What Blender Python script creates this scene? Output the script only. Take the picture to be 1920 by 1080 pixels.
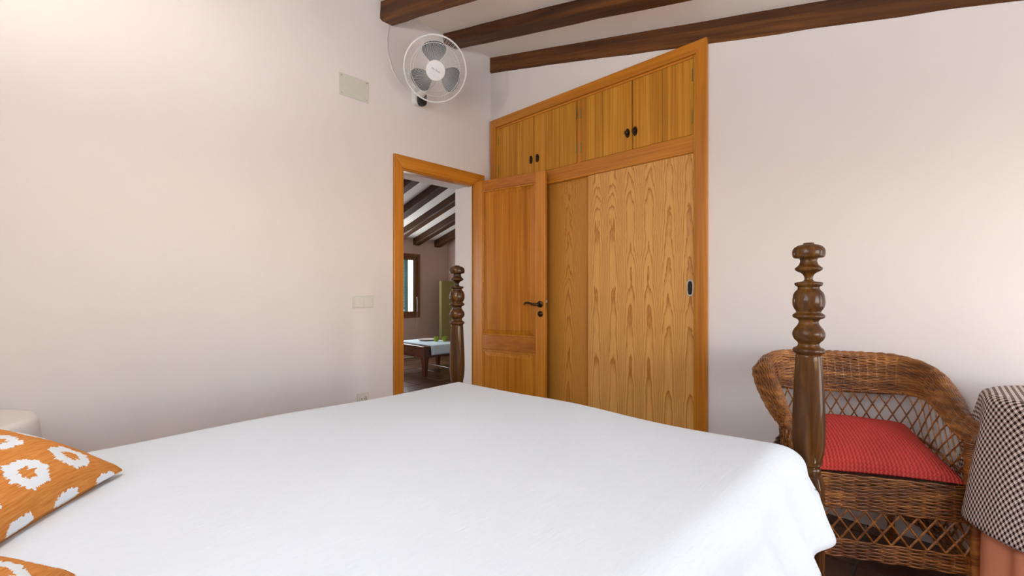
import bpy, math, random, bisect
from mathutils import Vector, Matrix
random.seed(7)
PI = math.pi
for o in list(bpy.data.objects): bpy.data.objects.remove(o)
SC = bpy.context.scene
COL = SC.collection

# ------------------------------------------------------------------ camera, world, lights, exposure
cam_d = bpy.data.cameras.new('camera'); cam = bpy.data.objects.new('camera', cam_d); COL.objects.link(cam)
cam.location = (2.9, -2.709, 1.12)
cam.rotation_euler = (PI/2, 0, math.radians(134.232 - 90))
cam_d.sensor_width = 36; cam_d.lens = 832/1920*36; cam_d.shift_y = 6/1920
cam_d.clip_start = 0.02
SC.camera = cam

W = bpy.data.worlds.new('sky'); SC.world = W; W.use_nodes = True
wn = W.node_tree; wn.nodes.clear()
sky = wn.nodes.new('ShaderNodeTexSky'); sky.sky_type = 'NISHITA'; sky.sun_disc = False
sky.sun_elevation = math.radians(36); sky.sun_rotation = math.radians(105)
bgn = wn.nodes.new('ShaderNodeBackground'); bgn.inputs[1].default_value = 0.45
wo = wn.nodes.new('ShaderNodeOutputWorld')
wn.links.new(sky.outputs[0], bgn.inputs[0]); wn.links.new(bgn.outputs[0], wo.inputs[0])

def light(name, kind, loc, d, energy, color, sx=1, sy=1):
    L = bpy.data.lights.new(name, kind); o = bpy.data.objects.new(name, L); COL.objects.link(o)
    o.location = loc; o.rotation_euler = Vector(d).to_track_quat('-Z', 'Y').to_euler()
    L.energy = energy; L.color = color
    if kind == 'AREA': L.shape = 'RECTANGLE'; L.size = sx; L.size_y = sy
    return o
SUN = Vector((math.cos(math.radians(36))*math.cos(math.radians(-15)), math.cos(math.radians(36))*math.sin(math.radians(-15)), math.sin(math.radians(36))))
s = light('sun', 'SUN', (6, -2, 5), -SUN, 14.0, (1, .93, .82)); s.data.angle = .01
# daylight entering at two bedroom windows, an added low fill window and the living-room windows
light('daylight_right_window', 'AREA', (4.60, -1.9, 1.25), (-1, 0, 1.1), 18, (.97, .98, 1), 1.3, 1.1)
light('fill_low_window', 'AREA', (4.60, -.55, .95), (-1, 0, 1.3), 15, (.98, .98, 1), .8, 1.5)
light('daylight_front_window', 'AREA', (2.3, -3.50, 1.62), (0, 1, .9), 14, (.98, .98, 1), 1.2, .95)
light('daylight_far_window', 'AREA', (-3.57, .98, 1.21), (1, 0, 0), 22, (.93, .97, 1), .5, .85)
light('daylight_living_window', 'AREA', (-2.2, -3.32, 1.2), (0, 1, 0), 24, (.93, .96, 1), 1.2, 1.2)

vs = SC.view_settings
vs.view_transform = 'Standard'; vs.look = 'None'; vs.gamma = 1; vs.use_curve_mapping = False
vs.exposure = 0.3

# ------------------------------------------------------------------ node helpers
def srgb(r, g, b):
    f = lambda c: (c/255/12.92 if c/255 <= .04045 else ((c/255+.055)/1.055)**2.4)
    return (f(r), f(g), f(b), 1)
class G:
    def __init__(s, name, rough=.5, spec=.5, color=None):
        s.m = bpy.data.materials.new(name); s.m.use_nodes = True
        s.t = s.m.node_tree; s.b = s.t.nodes['Principled BSDF']
        s.b.inputs['Roughness'].default_value = rough
        s.b.inputs['Specular IOR Level'].default_value = spec
        if color: s.b.inputs['Base Color'].default_value = color
    def n(s, typ, **kw):
        x = s.t.nodes.new('ShaderNode'+typ)
        for k, v in kw.items(): setattr(x, k, v)
        return x
    def L(s, a, b): s.t.links.new(a, b)
    def put(s, sock, v):
        if hasattr(v, 'links') or isinstance(v, bpy.types.NodeSocket): s.L(v, sock)
        else: sock.default_value = v
    def m_(s, op, a, b=0.0, c=None):
        x = s.n('Math', operation=op); s.put(x.inputs[0], a); s.put(x.inputs[1], b)
        if c is not None: s.put(x.inputs[2], c)
        return x.outputs[0]
    def co(s, kind='Object'): return s.n('TexCoord').outputs[kind]
    def sep(s, v):
        x = s.n('SeparateXYZ'); s.L(v, x.inputs[0]); return x.outputs
    def com(s, x, y, z=0.0):
        c = s.n('CombineXYZ'); s.put(c.inputs[0], x); s.put(c.inputs[1], y); s.put(c.inputs[2], z); return c.outputs[0]
    def mp(s, v, scale=(1, 1, 1), loc=(0, 0, 0)):
        x = s.n('Mapping'); s.L(v, x.inputs[0]); x.inputs['Scale'].default_value = scale; x.inputs['Location'].default_value = loc; return x.outputs[0]
    def noise(s, v, scale=5, detail=3, rough=.5, dist=0):
        x = s.n('TexNoise'); s.L(v, x.inputs['Vector']); x.inputs['Scale'].default_value = scale
        x.inputs['Detail'].default_value = detail; x.inputs['Roughness'].default_value = rough; x.inputs['Distortion'].default_value = dist
        return x.outputs[0]
    def ramp(s, f, stops):
        x = s.n('ValToRGB'); s.put(x.inputs[0], f); e = x.color_ramp.elements
        while len(e) < len(stops): e.new(.5)
        for el, (p, c) in zip(e, stops): el.position = p; el.color = c
        return x.outputs[0]
    def mix(s, f, a, b, mode='MIX'):
        x = s.n('Mix', data_type='RGBA', blend_type=mode)
        s.put(x.inputs['Factor'], f); s.put(x.inputs[6], a); s.put(x.inputs[7], b); return x.outputs[2]
    def color(s, c): s.put(s.b.inputs['Base Color'], c)
    def bump(s, h, strength=.3, dist=.01):
        x = s.n('Bump'); x.inputs['Strength'].default_value = strength; x.inputs['Distance'].default_value = dist
        s.L(h, x.inputs['Height']); s.L(x.outputs[0], s.b.inputs['Normal'])
    def rnd(s): return s.n('ObjectInfo').outputs['Random']

def plain(name, col, rough=.5, metal=0, spec=.5):
    g = G(name, rough, spec); c = g.co()
    v = g.noise(c, 30, 2)
    g.color(g.mix(v, tuple(x*.93 for x in col[:3])+(1,), tuple(min(1, x*1.05) for x in col[:3])+(1,)))
    g.b.inputs['Metallic'].default_value = metal
    return g.m

def plaster(name, a, b):
    g = G(name, .85, .2); c = g.co()
    n1 = g.noise(c, .9, 3, .5); n2 = g.noise(c, 9, 4, .6)
    g.color(g.mix(g.ramp(n1, [(.35, (0, 0, 0, 1)), (.7, (1, 1, 1, 1))]), a, b))
    g.bump(g.m_('ADD', g.m_('MULTIPLY', n1, 2.), n2), .15, .012)
    return g.m

def wood(name, sc, cols, rough=.38, coat=.25, streak=.55, crough=.25, spec=.4, shear=0.):
    """streaked solid wood; sc stretches the noise along the grain"""
    g = G(name, rough, spec); c = g.co(); r = g.rnd()
    ad = g.n('VectorMath', operation='ADD'); g.L(c, ad.inputs[0]); g.L(g.com(g.m_('MULTIPLY', r, 7.), g.m_('MULTIPLY', r, 13.), g.m_('MULTIPLY', r, 5.)), ad.inputs[1])
    p = ad.outputs[0]
    if shear:
        x, y, z = g.sep(p); p = g.com(x, y, g.m_('MULTIPLY_ADD', x, shear, z))
    n1 = g.noise(g.mp(p, sc), 1, 4, .6, .4); n2 = g.noise(g.mp(p, tuple(x*.22 for x in sc)), 1, 2, .5)
    f = g.m_('ADD', g.m_('MULTIPLY', n1, streak), g.m_('MULTIPLY', n2, 1-streak))
    g.color(g.ramp(f, [(.34, cols[0]), (.5, cols[1]), (.66, cols[2])]))
    g.b.inputs['Coat Weight'].default_value = coat; g.b.inputs['Coat Roughness'].default_value = crough
    g.bump(n1, .08, .004)
    return g.m

def cathedral(name, x0, light_c, dark_c, leaf=.135, seed=0., slope=.036, K=800.):
    """book-matched flat-sawn veneer on a face in the local XZ plane"""
    g = G(name, .42, .35); x, y, z = g.sep(g.co())
    xx = g.m_('SUBTRACT', x, x0); c = g.m_('PINGPONG', xx, leaf)
    pair = g.m_('FLOOR', g.m_('DIVIDE', g.m_('ADD', xx, leaf), leaf*2))
    sd = g.m_('MULTIPLY_ADD', pair, 3.7, seed)
    wob = g.m_('MULTIPLY', g.m_('SUBTRACT', g.noise(g.com(sd, g.m_('MULTIPLY', z, 1.3), 0.), 1.5, 2), .5), .05)
    dx = g.m_('SUBTRACT', c, g.m_('ADD', wob, leaf*.5))
    hn = g.m_('MULTIPLY', g.m_('SUBTRACT', g.noise(g.com(g.m_('ADD', sd, 20.), g.m_('MULTIPLY', z, 1.1), 0.), 1.7, 3), .5), .05)
    h = g.m_('ADD', g.m_('MULTIPLY_ADD', z, slope, .018), hn)
    r = g.m_('SQRT', g.m_('ADD', g.m_('MULTIPLY', dx, dx), g.m_('MULTIPLY', h, h)))
    jit = g.m_('MULTIPLY', g.m_('SUBTRACT', g.noise(g.com(g.m_('MULTIPLY', c, 30.), g.m_('MULTIPLY', z, 4.), sd), 1.4, 4, .6), .5), .013)
    rj = g.m_('ADD', r, jit); ring = g.m_('FRACT', g.m_('MULTIPLY', g.m_('MULTIPLY', rj, rj), K))
    fine = g.noise(g.com(g.m_('MULTIPLY', x, 320.), g.m_('MULTIPLY', z, 5.), sd), 1, 3, .6)
    mid = tuple((a+b)/2 for a, b in zip(light_c, dark_c))
    col = g.ramp(ring, [(0, light_c), (.50, light_c), (.78, mid), (.90, dark_c), (.96, dark_c), (1, light_c)])
    fd = g.n('MapRange'); g.L(g.m_('ABSOLUTE', dx), fd.inputs[0]); fd.inputs[1].default_value = leaf*.18; fd.inputs[2].default_value = leaf*.48; fd.inputs[3].default_value = 1.; fd.inputs[4].default_value = .45
    flat = tuple(a*.72+b*.28 for a, b in zip(light_c, dark_c))
    col = g.mix(fd.outputs[0], flat, col)
    f2 = g.ramp(fine, [(.3, (.82, .78, .72, 1)), (.7, (1.06, 1.04, 1.02, 1))])
    g.color(g.mix(1., col, f2, 'MULTIPLY'))
    g.b.inputs['Coat Weight'].default_value = .2; g.b.inputs['Coat Roughness'].default_value = .3
    return g.m

MT = {}
MT['wall'] = plaster('pink plaster', (.80, .752, .727, 1), (.83, .792, .775, 1))
MT['wall_shade'] = plaster('shade toned pink plaster', (.60, .43, .36, 1), (.64, .48, .41, 1))  # bedroom plaster darkened: the far room's shade is mixed into the colour
MT['ceil'] = plaster('cream ceiling plaster', (.93, .89, .83, 1), (.95, .92, .87, 1))
MT['beamx'] = wood('dark old beam wood', (1.2, 26, 26), [(.030, .010, .0025, 1), (.095, .032, .007, 1), (.20, .075, .016, 1)], .6, .05, .6, .25, .3, .25)
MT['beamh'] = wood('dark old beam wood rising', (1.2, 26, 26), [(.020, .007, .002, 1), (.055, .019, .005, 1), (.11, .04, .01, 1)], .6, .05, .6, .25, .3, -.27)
OR = [(.38, .125, .008, 1), (.52, .185, .012, 1), (.64, .25, .022, 1)]
MT['frame_v'] = wood('orange pine upright', (55, 55, 1.6), OR)
MT['frame_x'] = wood('orange pine along x', (1.6, 55, 55), OR)
MT['frame_y'] = wood('orange pine along y', (55, 1.6, 55), OR)
PN = [(.36, .135, .011, 1), (.53, .225, .020, 1), (.66, .32, .040, 1)]
MT['board'] = wood('golden pine boards', (75, 75, 1.1), PN, .5, .08, .7, .25, .25)
DR = [(.31, .098, .004, 1), (.45, .155, .007, 1), (.58, .23, .016, 1)]
MT['leaf_panel'] = wood('reddish pine panel', (60, 60, 1.5), DR, .45, .1, .55, .25, .25)
MT['leaf_rail'] = wood('reddish pine rail', (1.8, 60, 60), [(.30, .085, .005, 1), (.41, .13, .008, 1), (.50, .18, .015, 1)])
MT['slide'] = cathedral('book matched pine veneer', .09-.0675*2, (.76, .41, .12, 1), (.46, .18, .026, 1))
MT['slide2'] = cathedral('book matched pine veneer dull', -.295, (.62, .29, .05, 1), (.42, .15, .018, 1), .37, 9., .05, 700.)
MT['inside'] = plain('dark cupboard board', (.12, .06, .02, 1), .7)
MT['post'] = wood('polished walnut', (30, 30, 3), [(.014, .0045, .001, 1), (.060, .021, .003, 1), (.18, .072, .007, 1)], .5, .42, .55, .06, .1)
MT['tablew'] = wood('mahogany', (30, 4, 30), [(.05, .012, .006, 1), (.10, .025, .010, 1), (.16, .042, .017, 1)], .3, .5)
MT['bronze'] = plain('aged bronze', (.06, .035, .02, 1), .32, .9)
MT['steel'] = plain('brushed steel', (.62, .60, .55, 1), .3, .9)
MT['brass'] = plain('dull brass', (.36, .26, .08, 1), .4, .8)
MT['white_plastic'] = plain('white plastic', (.80, .80, .79, 1), .35)
MT['cream_plastic'] = plain('cream plastic', (.72, .70, .63, 1), .4)
MT['grey_plate'] = plain('pale green grey plate', (.66, .66, .58, 1), .5)
MT['black'] = plain('black plastic', (.012, .012, .013, 1), .35)
MT['gap_shade'] = plain('dark slot and shade', (.015, .012, .01, 1), .8)
MT['blade'] = plain('smoky grey plastic', (.085, .094, .104, 1), .25)
MT['ink'] = plain('grey print', (.18, .18, .19, 1), .6)
MT['olive'] = plain('olive cloth', (.25, .22, .07, 1), .8)
MT['teal'] = plain('teal shutter paint', (.45, .88, .88, 1), .5)
MT['winwood'] = wood('brown window wood', (40, 40, 2), [(.10, .035, .008, 1), (.17, .06, .013, 1), (.24, .09, .02, 1)])
MT['grout'] = plain('grey grout', (.20, .18, .16, 1), .9)
MT['rope'] = plain('white cord', (.72, .70, .66, 1), .8)
MT['plate'] = plain('pinkish plate', (.62, .50, .45, 1), .4)

def tile_mat():
    g = G('dark terracotta tile', .28, .5); c = g.co(); r = g.rnd()
    n = g.noise(c, 7, 4, .6)
    base = g.ramp(r, [(0, (.10, .042, .024, 1)), (.5, (.15, .065, .034, 1)), (1, (.20, .095, .055, 1))])
    g.color(g.mix(n, base, (.05, .022, .014, 1))); g.bump(n, .12, .004)
    return g.m
MT['tile'] = tile_mat()

def glass_mat():
    g = G('clear window glass'); t = g.t
    tr = g.n('BsdfTransparent'); gl = g.n('BsdfGlossy'); gl.inputs['Roughness'].default_value = .02
    fr = g.n('LayerWeight'); fr.inputs[0].default_value = .25
    mx = g.n('MixShader'); g.L(fr.outputs['Fresnel'], mx.inputs[0]); g.L(tr.outputs[0], mx.inputs[1]); g.L(gl.outputs[0], mx.inputs[2])
    g.L(mx.outputs[0], t.nodes['Material Output'].inputs[0]); return g.m
MT['glass'] = glass_mat()
def green_glass():
    g = G('green glass', .08, .5, (.30, .42, .03, 1)); c = g.co(); n = g.noise(c, 40, 2)
    g.color(g.ramp(n, [(.35, (.22, .38, .05, 1)), (.65, (.50, .52, .03, 1))]))
    g.b.inputs['Transmission Weight'].default_value = .35
    return g.m
MT['green_glass'] = green_glass()

def wicker_mat(name, k=1.):
    g = G(name, .38, .5); c = g.co()
    n = g.noise(g.mp(c, (9, 9, 60)), 1, 3, .6); n2 = g.noise(c, 4, 2)
    f = g.m_('ADD', g.m_('MULTIPLY', n, .65), g.m_('MULTIPLY', n2, .35))
    g.color(g.ramp(f, [(.33, (.085*k, .024*k, .005*k, 1)), (.5, (.22*k, .072*k, .012*k, 1)), (.66, (.46*k, .19*k, .04*k, 1))]))
    g.b.inputs['Coat Weight'].default_value = .3; g.b.inputs['Coat Roughness'].default_value = .25
    return g.m
MT['wicker'] = wicker_mat('varnished wicker', .92)
MT['cane'] = wicker_mat('honey cane', 1.05)

def spread_mat():
    g = G('white cotton bedspread', .95, .1); c = g.co()
    rib = g.noise(g.mp(c, (150, 26, 40)), 1, 3, .55, .6); cr = g.noise(g.mp(c, (10, 2.6, 3)), 1, 4, .6, .8)
    g.color(g.mix(rib, (.635, .69, .75, 1), (.69, .745, .80, 1)))
    g.bump(g.m_('ADD', g.m_('MULTIPLY', rib, .35), cr), .28, .010)
    return g.m
MT['spread'] = spread_mat()
def linen(name, col):
    g = G(name, .95, .1); c = g.co(); n = g.noise(c, 220, 2); n2 = g.noise(c, 6, 2)
    g.color(g.mix(n2, tuple(x*.95 for x in col[:3])+(1,), col)); g.bump(n, .15, .003); return g.m
MT['white_cloth'] = linen('white table linen', (.82, .79, .77, 1))
MT['blue_cloth'] = linen('pale blue runner cloth', (.66, .80, .87, 1))
MT['salmon'] = linen('salmon cloth', (.92, .38, .22, 1))

def red_mat():
    g = G('red ribbed cotton', .9, .15); u, v, w = g.sep(g.co('UV'))
    a = g.m_('SINE', g.m_('MULTIPLY', g.m_('ADD', u, g.m_('MULTIPLY', g.m_('SINE', g.m_('MULTIPLY', v, 190.)), .0025)), 2*PI*42))
    b = g.m_('SINE', g.m_('MULTIPLY', v, 190.))
    n = g.noise(g.co(), 5, 2)
    cc = g.mix(n, (.56, .060, .047, 1), (.63, .085, .067, 1))
    g.color(g.mix(g.ramp(a, [(.0, (1, 1, 1, 1)), (.25, (0, 0, 0, 1))]), cc, (.45, .043, .036, 1)))
    g.bump(g.m_('ADD', a, g.m_('MULTIPLY', b, .35)), .5, .004); return g.m
MT['red'] = red_mat()

def gingham_mat():
    g = G('black and white gingham', .9, .1); u, v, w = g.sep(g.co('UV'))
    P = .0165
    a = g.m_('GREATER_THAN', g.m_('FRACT', g.m_('DIVIDE', u, P)), .5); b = g.m_('GREATER_THAN', g.m_('FRACT', g.m_('DIVIDE', v, P)), .5)
    sm = g.m_('MULTIPLY', g.m_('ADD', a, b), .5)
    tw = g.m_('GREATER_THAN', g.m_('FRACT', g.m_('DIVIDE', g.m_('ADD', u, v), .002)), .5)
    g.color(g.ramp(sm, [(0., (.80, .76, .72, 1)), (.5, (.36, .27, .24, 1)), (1., (.018, .009, .008, 1))]))
    g.bump(tw, .1, .001); return g.m
MT['gingham'] = gingham_mat()

def ikat_mat():
    g = G('orange ikat cotton', .9, .1); u, v, w = g.sep(g.co('UV'))
    # ragged edges as in ikat weaving: noise drawn out across one thread direction
    jag = g.m_('SUBTRACT', g.noise(g.com(g.m_('MULTIPLY', u, 6.), g.m_('MULTIPLY', v, 75.), 0.), 1, 3, .7), .5)
    jag2 = g.m_('SUBTRACT', g.noise(g.com(g.m_('MULTIPLY', u, 60.), g.m_('MULTIPLY', v, 6.), 3.), 1, 3, .7), .5)
    N = 5.0
    uu = g.m_('ADD', g.m_('MULTIPLY_ADD', u, N, .15), g.m_('MULTIPLY', jag, .34)); vv = g.m_('ADD', g.m_('MULTIPLY_ADD', v, N*1.02, -.34), g.m_('MULTIPLY', jag2, .26))
    row = g.m_('FLOOR', vv); sh = g.m_('MULTIPLY', g.m_('MODULO', row, 2.), .5)
    du = g.m_('SUBTRACT', g.m_('FRACT', g.m_('ADD', uu, sh)), .5); dv = g.m_('SUBTRACT', g.m_('FRACT', vv), .5)
    ang = g.m_('ARCTAN2', dv, du)
    rr = g.m_('ADD', g.m_('SQRT', g.m_('ADD', g.m_('MULTIPLY', du, du), g.m_('MULTIPLY', dv, dv))), g.m_('MULTIPLY', g.m_('COSINE', g.m_('MULTIPLY', ang, 6.)), -.02))
    white = g.m_('MULTIPLY', g.m_('LESS_THAN', rr, .345), g.m_('GREATER_THAN', rr, .135))
    n = g.noise(g.com(g.m_('MULTIPLY', u, 12.), g.m_('MULTIPLY', v, 120.), 0.), 1, 3, .6)
    org = g.ramp(n, [(.3, (.42, .135, .030, 1)), (.5, (.52, .20, .045, 1)), (.7, (.58, .26, .07, 1))])
    g.color(g.mix(white, org, (.66, .70, .74, 1)))
    g.bump(n, .2, .003); return g.m
MT['ikat'] = ikat_mat()

# ------------------------------------------------------------------ mesh helpers
ORG = {}
class MB:
    def __init__(s): s.v = []; s.f = []; s.uv = None
    def box(s, x0, x1, y0, y1, z0, z1):
        b = len(s.v)
        s.v += [(x0, y0, z0), (x1, y0, z0), (x1, y1, z0), (x0, y1, z0), (x0, y0, z1), (x1, y0, z1), (x1, y1, z1), (x0, y1, z1)]
        s.f += [tuple(b+i for i in q) for q in ((0, 3, 2, 1), (4, 5, 6, 7), (0, 1, 5, 4), (1, 2, 6, 5), (2, 3, 7, 6), (3, 0, 4, 7))]
        return s
    def hexa(s, p):
        b = len(s.v); s.v += [tuple(q) for q in p]
        s.f += [tuple(b+i for i in q) for q in ((0, 3, 2, 1), (4, 5, 6, 7), (0, 1, 5, 4), (1, 2, 6, 5), (2, 3, 7, 6), (3, 0, 4, 7))]
        return s
    def prism(s, pts, y0, y1, ax=1):
        """polygon pts (a,b) swept along axis ax"""
        b = len(s.v); n = len(pts)
        def mk(a, c, t): return {0: (t, a, c), 1: (a, t, c), 2: (a, c, t)}[ax]
        s.v += [mk(a, c, y0) for a, c in pts] + [mk(a, c, y1) for a, c in pts]
        s.f.append(tuple(b+i for i in range(n))[::-1]); s.f.append(tuple(b+n+i for i in range(n)))
        for i in range(n): j = (i+1) % n; s.f.append((b+i, b+j, b+n+j, b+n+i))
        return s
    def lathe(s, prof, n=24, c=(0, 0, 0), cap=True):
        b = len(s.v); m = len(prof)
        for r, z in prof:
            for k in range(n):
                a = 2*PI*k/n; s.v.append((c[0]+r*math.cos(a), c[1]+r*math.sin(a), c[2]+z))
        for i in range(m-1):
            for k in range(n):
                j = (k+1) % n; s.f.append((b+i*n+k, b+i*n+j, b+(i+1)*n+j, b+(i+1)*n+k))
        if cap:
            s.f.append(tuple(b+k for k in range(n))[::-1]); s.f.append(tuple(b+(m-1)*n+k for k in range(n)))
        return s
    def tube(s, pts, r, n=6, closed=False, cap=True):
        pts = [Vector(p) for p in pts]; b = len(s.v); m = len(pts)
        rr = r if isinstance(r, (list, tuple)) else [r]*m
        up = None
        for i, p in enumerate(pts):
            t = (pts[(i+1) % m]-pts[i-1]) if closed else (pts[min(i+1, m-1)]-pts[max(i-1, 0)])
            if t.length < 1e-9: t = Vector((0, 0, 1))
            t.normalize()
            if up is None: up = t.orthogonal().normalized()
            up = (up - t*up.dot(t))
            if up.length < 1e-6: up = t.orthogonal()
            up.normalize(); w = t.cross(up)
            for k in range(n):
                a = 2*PI*k/n; q = p+(up*math.cos(a)+w*math.sin(a))*rr[i]; s.v.append(tuple(q))
        for i in range(m if closed else m-1):
            i2 = (i+1) % m
            for k in range(n):
                j = (k+1) % n; s.f.append((b+i*n+k, b+i*n+j, b+i2*n+j, b+i2*n+k))
        if cap and not closed:
            s.f.append(tuple(b+k for k in range(n))[::-1]); s.f.append(tuple(b+(m-1)*n+k for k in range(n)))
        return s
    def grid(s, fn, nu, nv, closeu=False, uvf=None):
        b = len(s.v); nuu = nu if closeu else nu+1
        for j in range(nv+1):
            for i in range(nuu): s.v.append(tuple(fn(i/nu, j/nv)))
        if s.uv is None: s.uv = {}
        for j in range(nv):
            for i in range(nu):
                i2 = (i+1) % nuu if closeu else i+1
                s.f.append((b+j*nuu+i, b+j*nuu+i2, b+(j+1)*nuu+i2, b+(j+1)*nuu+i))
                if uvf: s.uv[len(s.f)-1] = [uvf(i/nu, j/nv), uvf((i+1)/nu, j/nv), uvf((i+1)/nu, (j+1)/nv), uvf(i/nu, (j+1)/nv)]
        return s
    def xf(s, M): s.v = [tuple(M @ Vector(p)) for p in s.v]; return s
    def build(s, name, mat, parent=None, smooth=False, bevel=0, local=False, angle=40, solid=0):
        if parent is not None: o0 = Vector((0, 0, 0)) if local else Vector(ORG[parent])
        elif local: o0 = Vector((0, 0, 0))
        else:
            xs = [p[0] for p in s.v]; ys = [p[1] for p in s.v]; zs = [p[2] for p in s.v]
            o0 = Vector(((min(xs)+max(xs))/2, (min(ys)+max(ys))/2, min(zs)))
        me = bpy.data.meshes.new(name); me.from_pydata([tuple(Vector(p)-o0) for p in s.v], [], s.f); me.update()
        if s.uv:
            ul = me.uv_layers.new(name='UVMap')
            for pi, p in enumerate(me.polygons):
                q = s.uv.get(pi)
                if q:
                    for li, c in zip(p.loop_indices, q): ul.data[li].uv = c
        me.materials.append(MT[mat] if isinstance(mat, str) else mat)
        if smooth:
            for p in me.polygons: p.use_smooth = True
            if angle < 180: me.set_sharp_from_angle(angle=math.radians(angle))
        o = bpy.data.objects.new(name, me); COL.objects.link(o)
        if parent is not None: o.parent = parent; ORG[o] = (0, 0, 0) if local else tuple(ORG[parent])
        else:
            ORG[o] = tuple(o0); o.location = o0
        if bevel:
            bm = o.modifiers.new('bevel', 'BEVEL'); bm.width = bevel; bm.segments = 2; bm.limit_method = 'ANGLE'
        if solid:
            sm = o.modifiers.new('thickness', 'SOLIDIFY'); sm.thickness = solid; sm.offset = -1
        return o
def tag(o, label, cat, group=None, kind=None):
    o['label'] = label; o['category'] = cat
    if group: o['group'] = group
    if kind: o['kind'] = kind
    return o
def thing(name, label, cat, loc, rz=0, group=None):
    o = bpy.data.objects.new(name, None); COL.objects.link(o); o.location = loc; o.rotation_euler = (0, 0, rz)
    o.empty_display_size = .1; ORG[o] = tuple(loc); return tag(o, label, cat, group)
def struct(o, label, cat):
    o['kind'] = 'structure'; o['label'] = label; o['category'] = cat; return o
def B(x0, x1, y0, y1, z0, z1): return MB().box(x0, x1, y0, y1, z0, z1)

# ------------------------------------------------------------------ the room
RX, FY = 4.5, -3.4            # right wall, front wall (behind the bed head)
SL = .25                      # fall of the bedroom ceiling to the right
def cz(x): return 3.20 - SL*x
def hz(x): return 2.02 + .27*(x+3.6)

def wall_with_hole(name, ax, p0, p1, a0, a1, top, hole, mat='wall'):
    """wall slab between p0,p1 on axis ax; a0..a1 along it; top(a) height; hole=(h0,h1,z0,z1)"""
    m = MB()
    def pr(pts): m.prism(pts, p0, p1, ax)
    holes = hole if isinstance(hole[0], tuple) else (hole,)
    for i, (h0, h1, z0, z1) in enumerate(holes):
        pr([(a0, 0), (h0, 0), (h0, top(h0)), (a0, top(a0))]); a0 = h1
        if z0 > 0: pr([(h0, 0), (h1, 0), (h1, z0), (h0, z0)])
        pr([(h0, z1), (h1, z1), (h1, top(h1)), (h0, top(h0))])
    pr([(a0, 0), (a1, 0), (a1, top(a1)), (a0, top(a0))])
    return m.build(name, mat)

wl = wall_with_hole('wall_left', 0, -.24, 0, -3.6, 2.5, lambda a: 3.24, (-.907, -.213, 0, 2.032))
struct(wl, 'pale pink plaster wall with the doorway, fan and switches', 'wall')
m = MB()
m.box(-.0, .035, 0, .18, 0, 3.24); m.prism([(.035, 2.60), (1.88, 2.60), (1.88, cz(1.88)+.05), (.035, cz(.035)+.05)], 0, .18)
m.prism([(1.88, 0), (RX+.2, 0), (RX+.2, cz(RX+.2)+.05), (1.88, cz(1.88)+.05)], 0, .18)
struct(m.build('wall_back', 'wall'), 'pale pink plaster wall holding the built-in wardrobe behind the wicker chair', 'wall')
wr = wall_with_hole('wall_right', 0, RX, RX+.2, FY-.2, .18, lambda a: cz(RX)+.04, ((-2.55, -1.25, .75, 1.83), (-.95, -.15, .12, 1.83)))
struct(wr, 'pink plaster wall with a window and an added low opening, right of the bed', 'wall')
wf = wall_with_hole('wall_front', 1, FY-.2, FY, 0, RX+.2, lambda a: cz(a)+.04, (1.7, 2.9, 1.15, 2.10))
struct(wf, 'pink plaster wall behind the head of the bed', 'wall')

ce = MB().prism([(-.0, cz(0)), (RX+.2, cz(RX+.2)), (RX+.2, cz(RX+.2)+.12), (0, cz(0)+.12)], FY-.2, .18).build('ceiling', 'ceil')
struct(ce, 'cream plaster ceiling sloping down to the right between dark beams', 'ceiling')
def beam(parent, x0, x1, y0, y1, zb, zt, n=26, amp=.0045, name='beam', mat='beamx'):
    m = MB(); rs = []
    for i in range(n+1):
        x = x0+(x1-x0)*i/n
        j = lambda k: amp*random.uniform(-k, k)
        lo = zb(x)+amp*.7*math.sin(i*.5+y0*5)
        rs.append([(x, y0+j(1), lo+j(.5)+.012), (x, y0+.014+j(.6), lo+j(.5)), (x, y1-.014+j(.6), lo+j(.5)), (x, y1+j(1), lo+.012+j(.5)), (x, y1+j(.3), zt(x)), (x, y0+j(.6), zt(x))])
    k = 6
    for r in rs: m.v += r
    for i in range(n):
        for a in range(k): b = (a+1) % k; m.f.append((i*k+a, i*k+b, (i+1)*k+b, (i+1)*k+a))
    m.f.append(tuple(range(k))[::-1]); m.f.append(tuple(n*k+a for a in range(k)))
    return m.build(name, mat, parent)
beam(ce, 0.002, RX, -.012, .10, lambda x: 3.063-.2487*x, lambda x: cz(x)+.02)
for y0, y1, zb in ((-.53, -.385, 3.125), (-1.085, -.975, 3.063), (-1.66, -1.53, 3.08), (-2.22, -2.09, 3.08), (-2.79, -2.66, 3.08), (-3.35, -3.23, 3.08)):
    beam(ce, 0.002, RX, y0, y1, lambda x, zb=zb: zb-SL*x, lambda x: cz(x)+.02)

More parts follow.
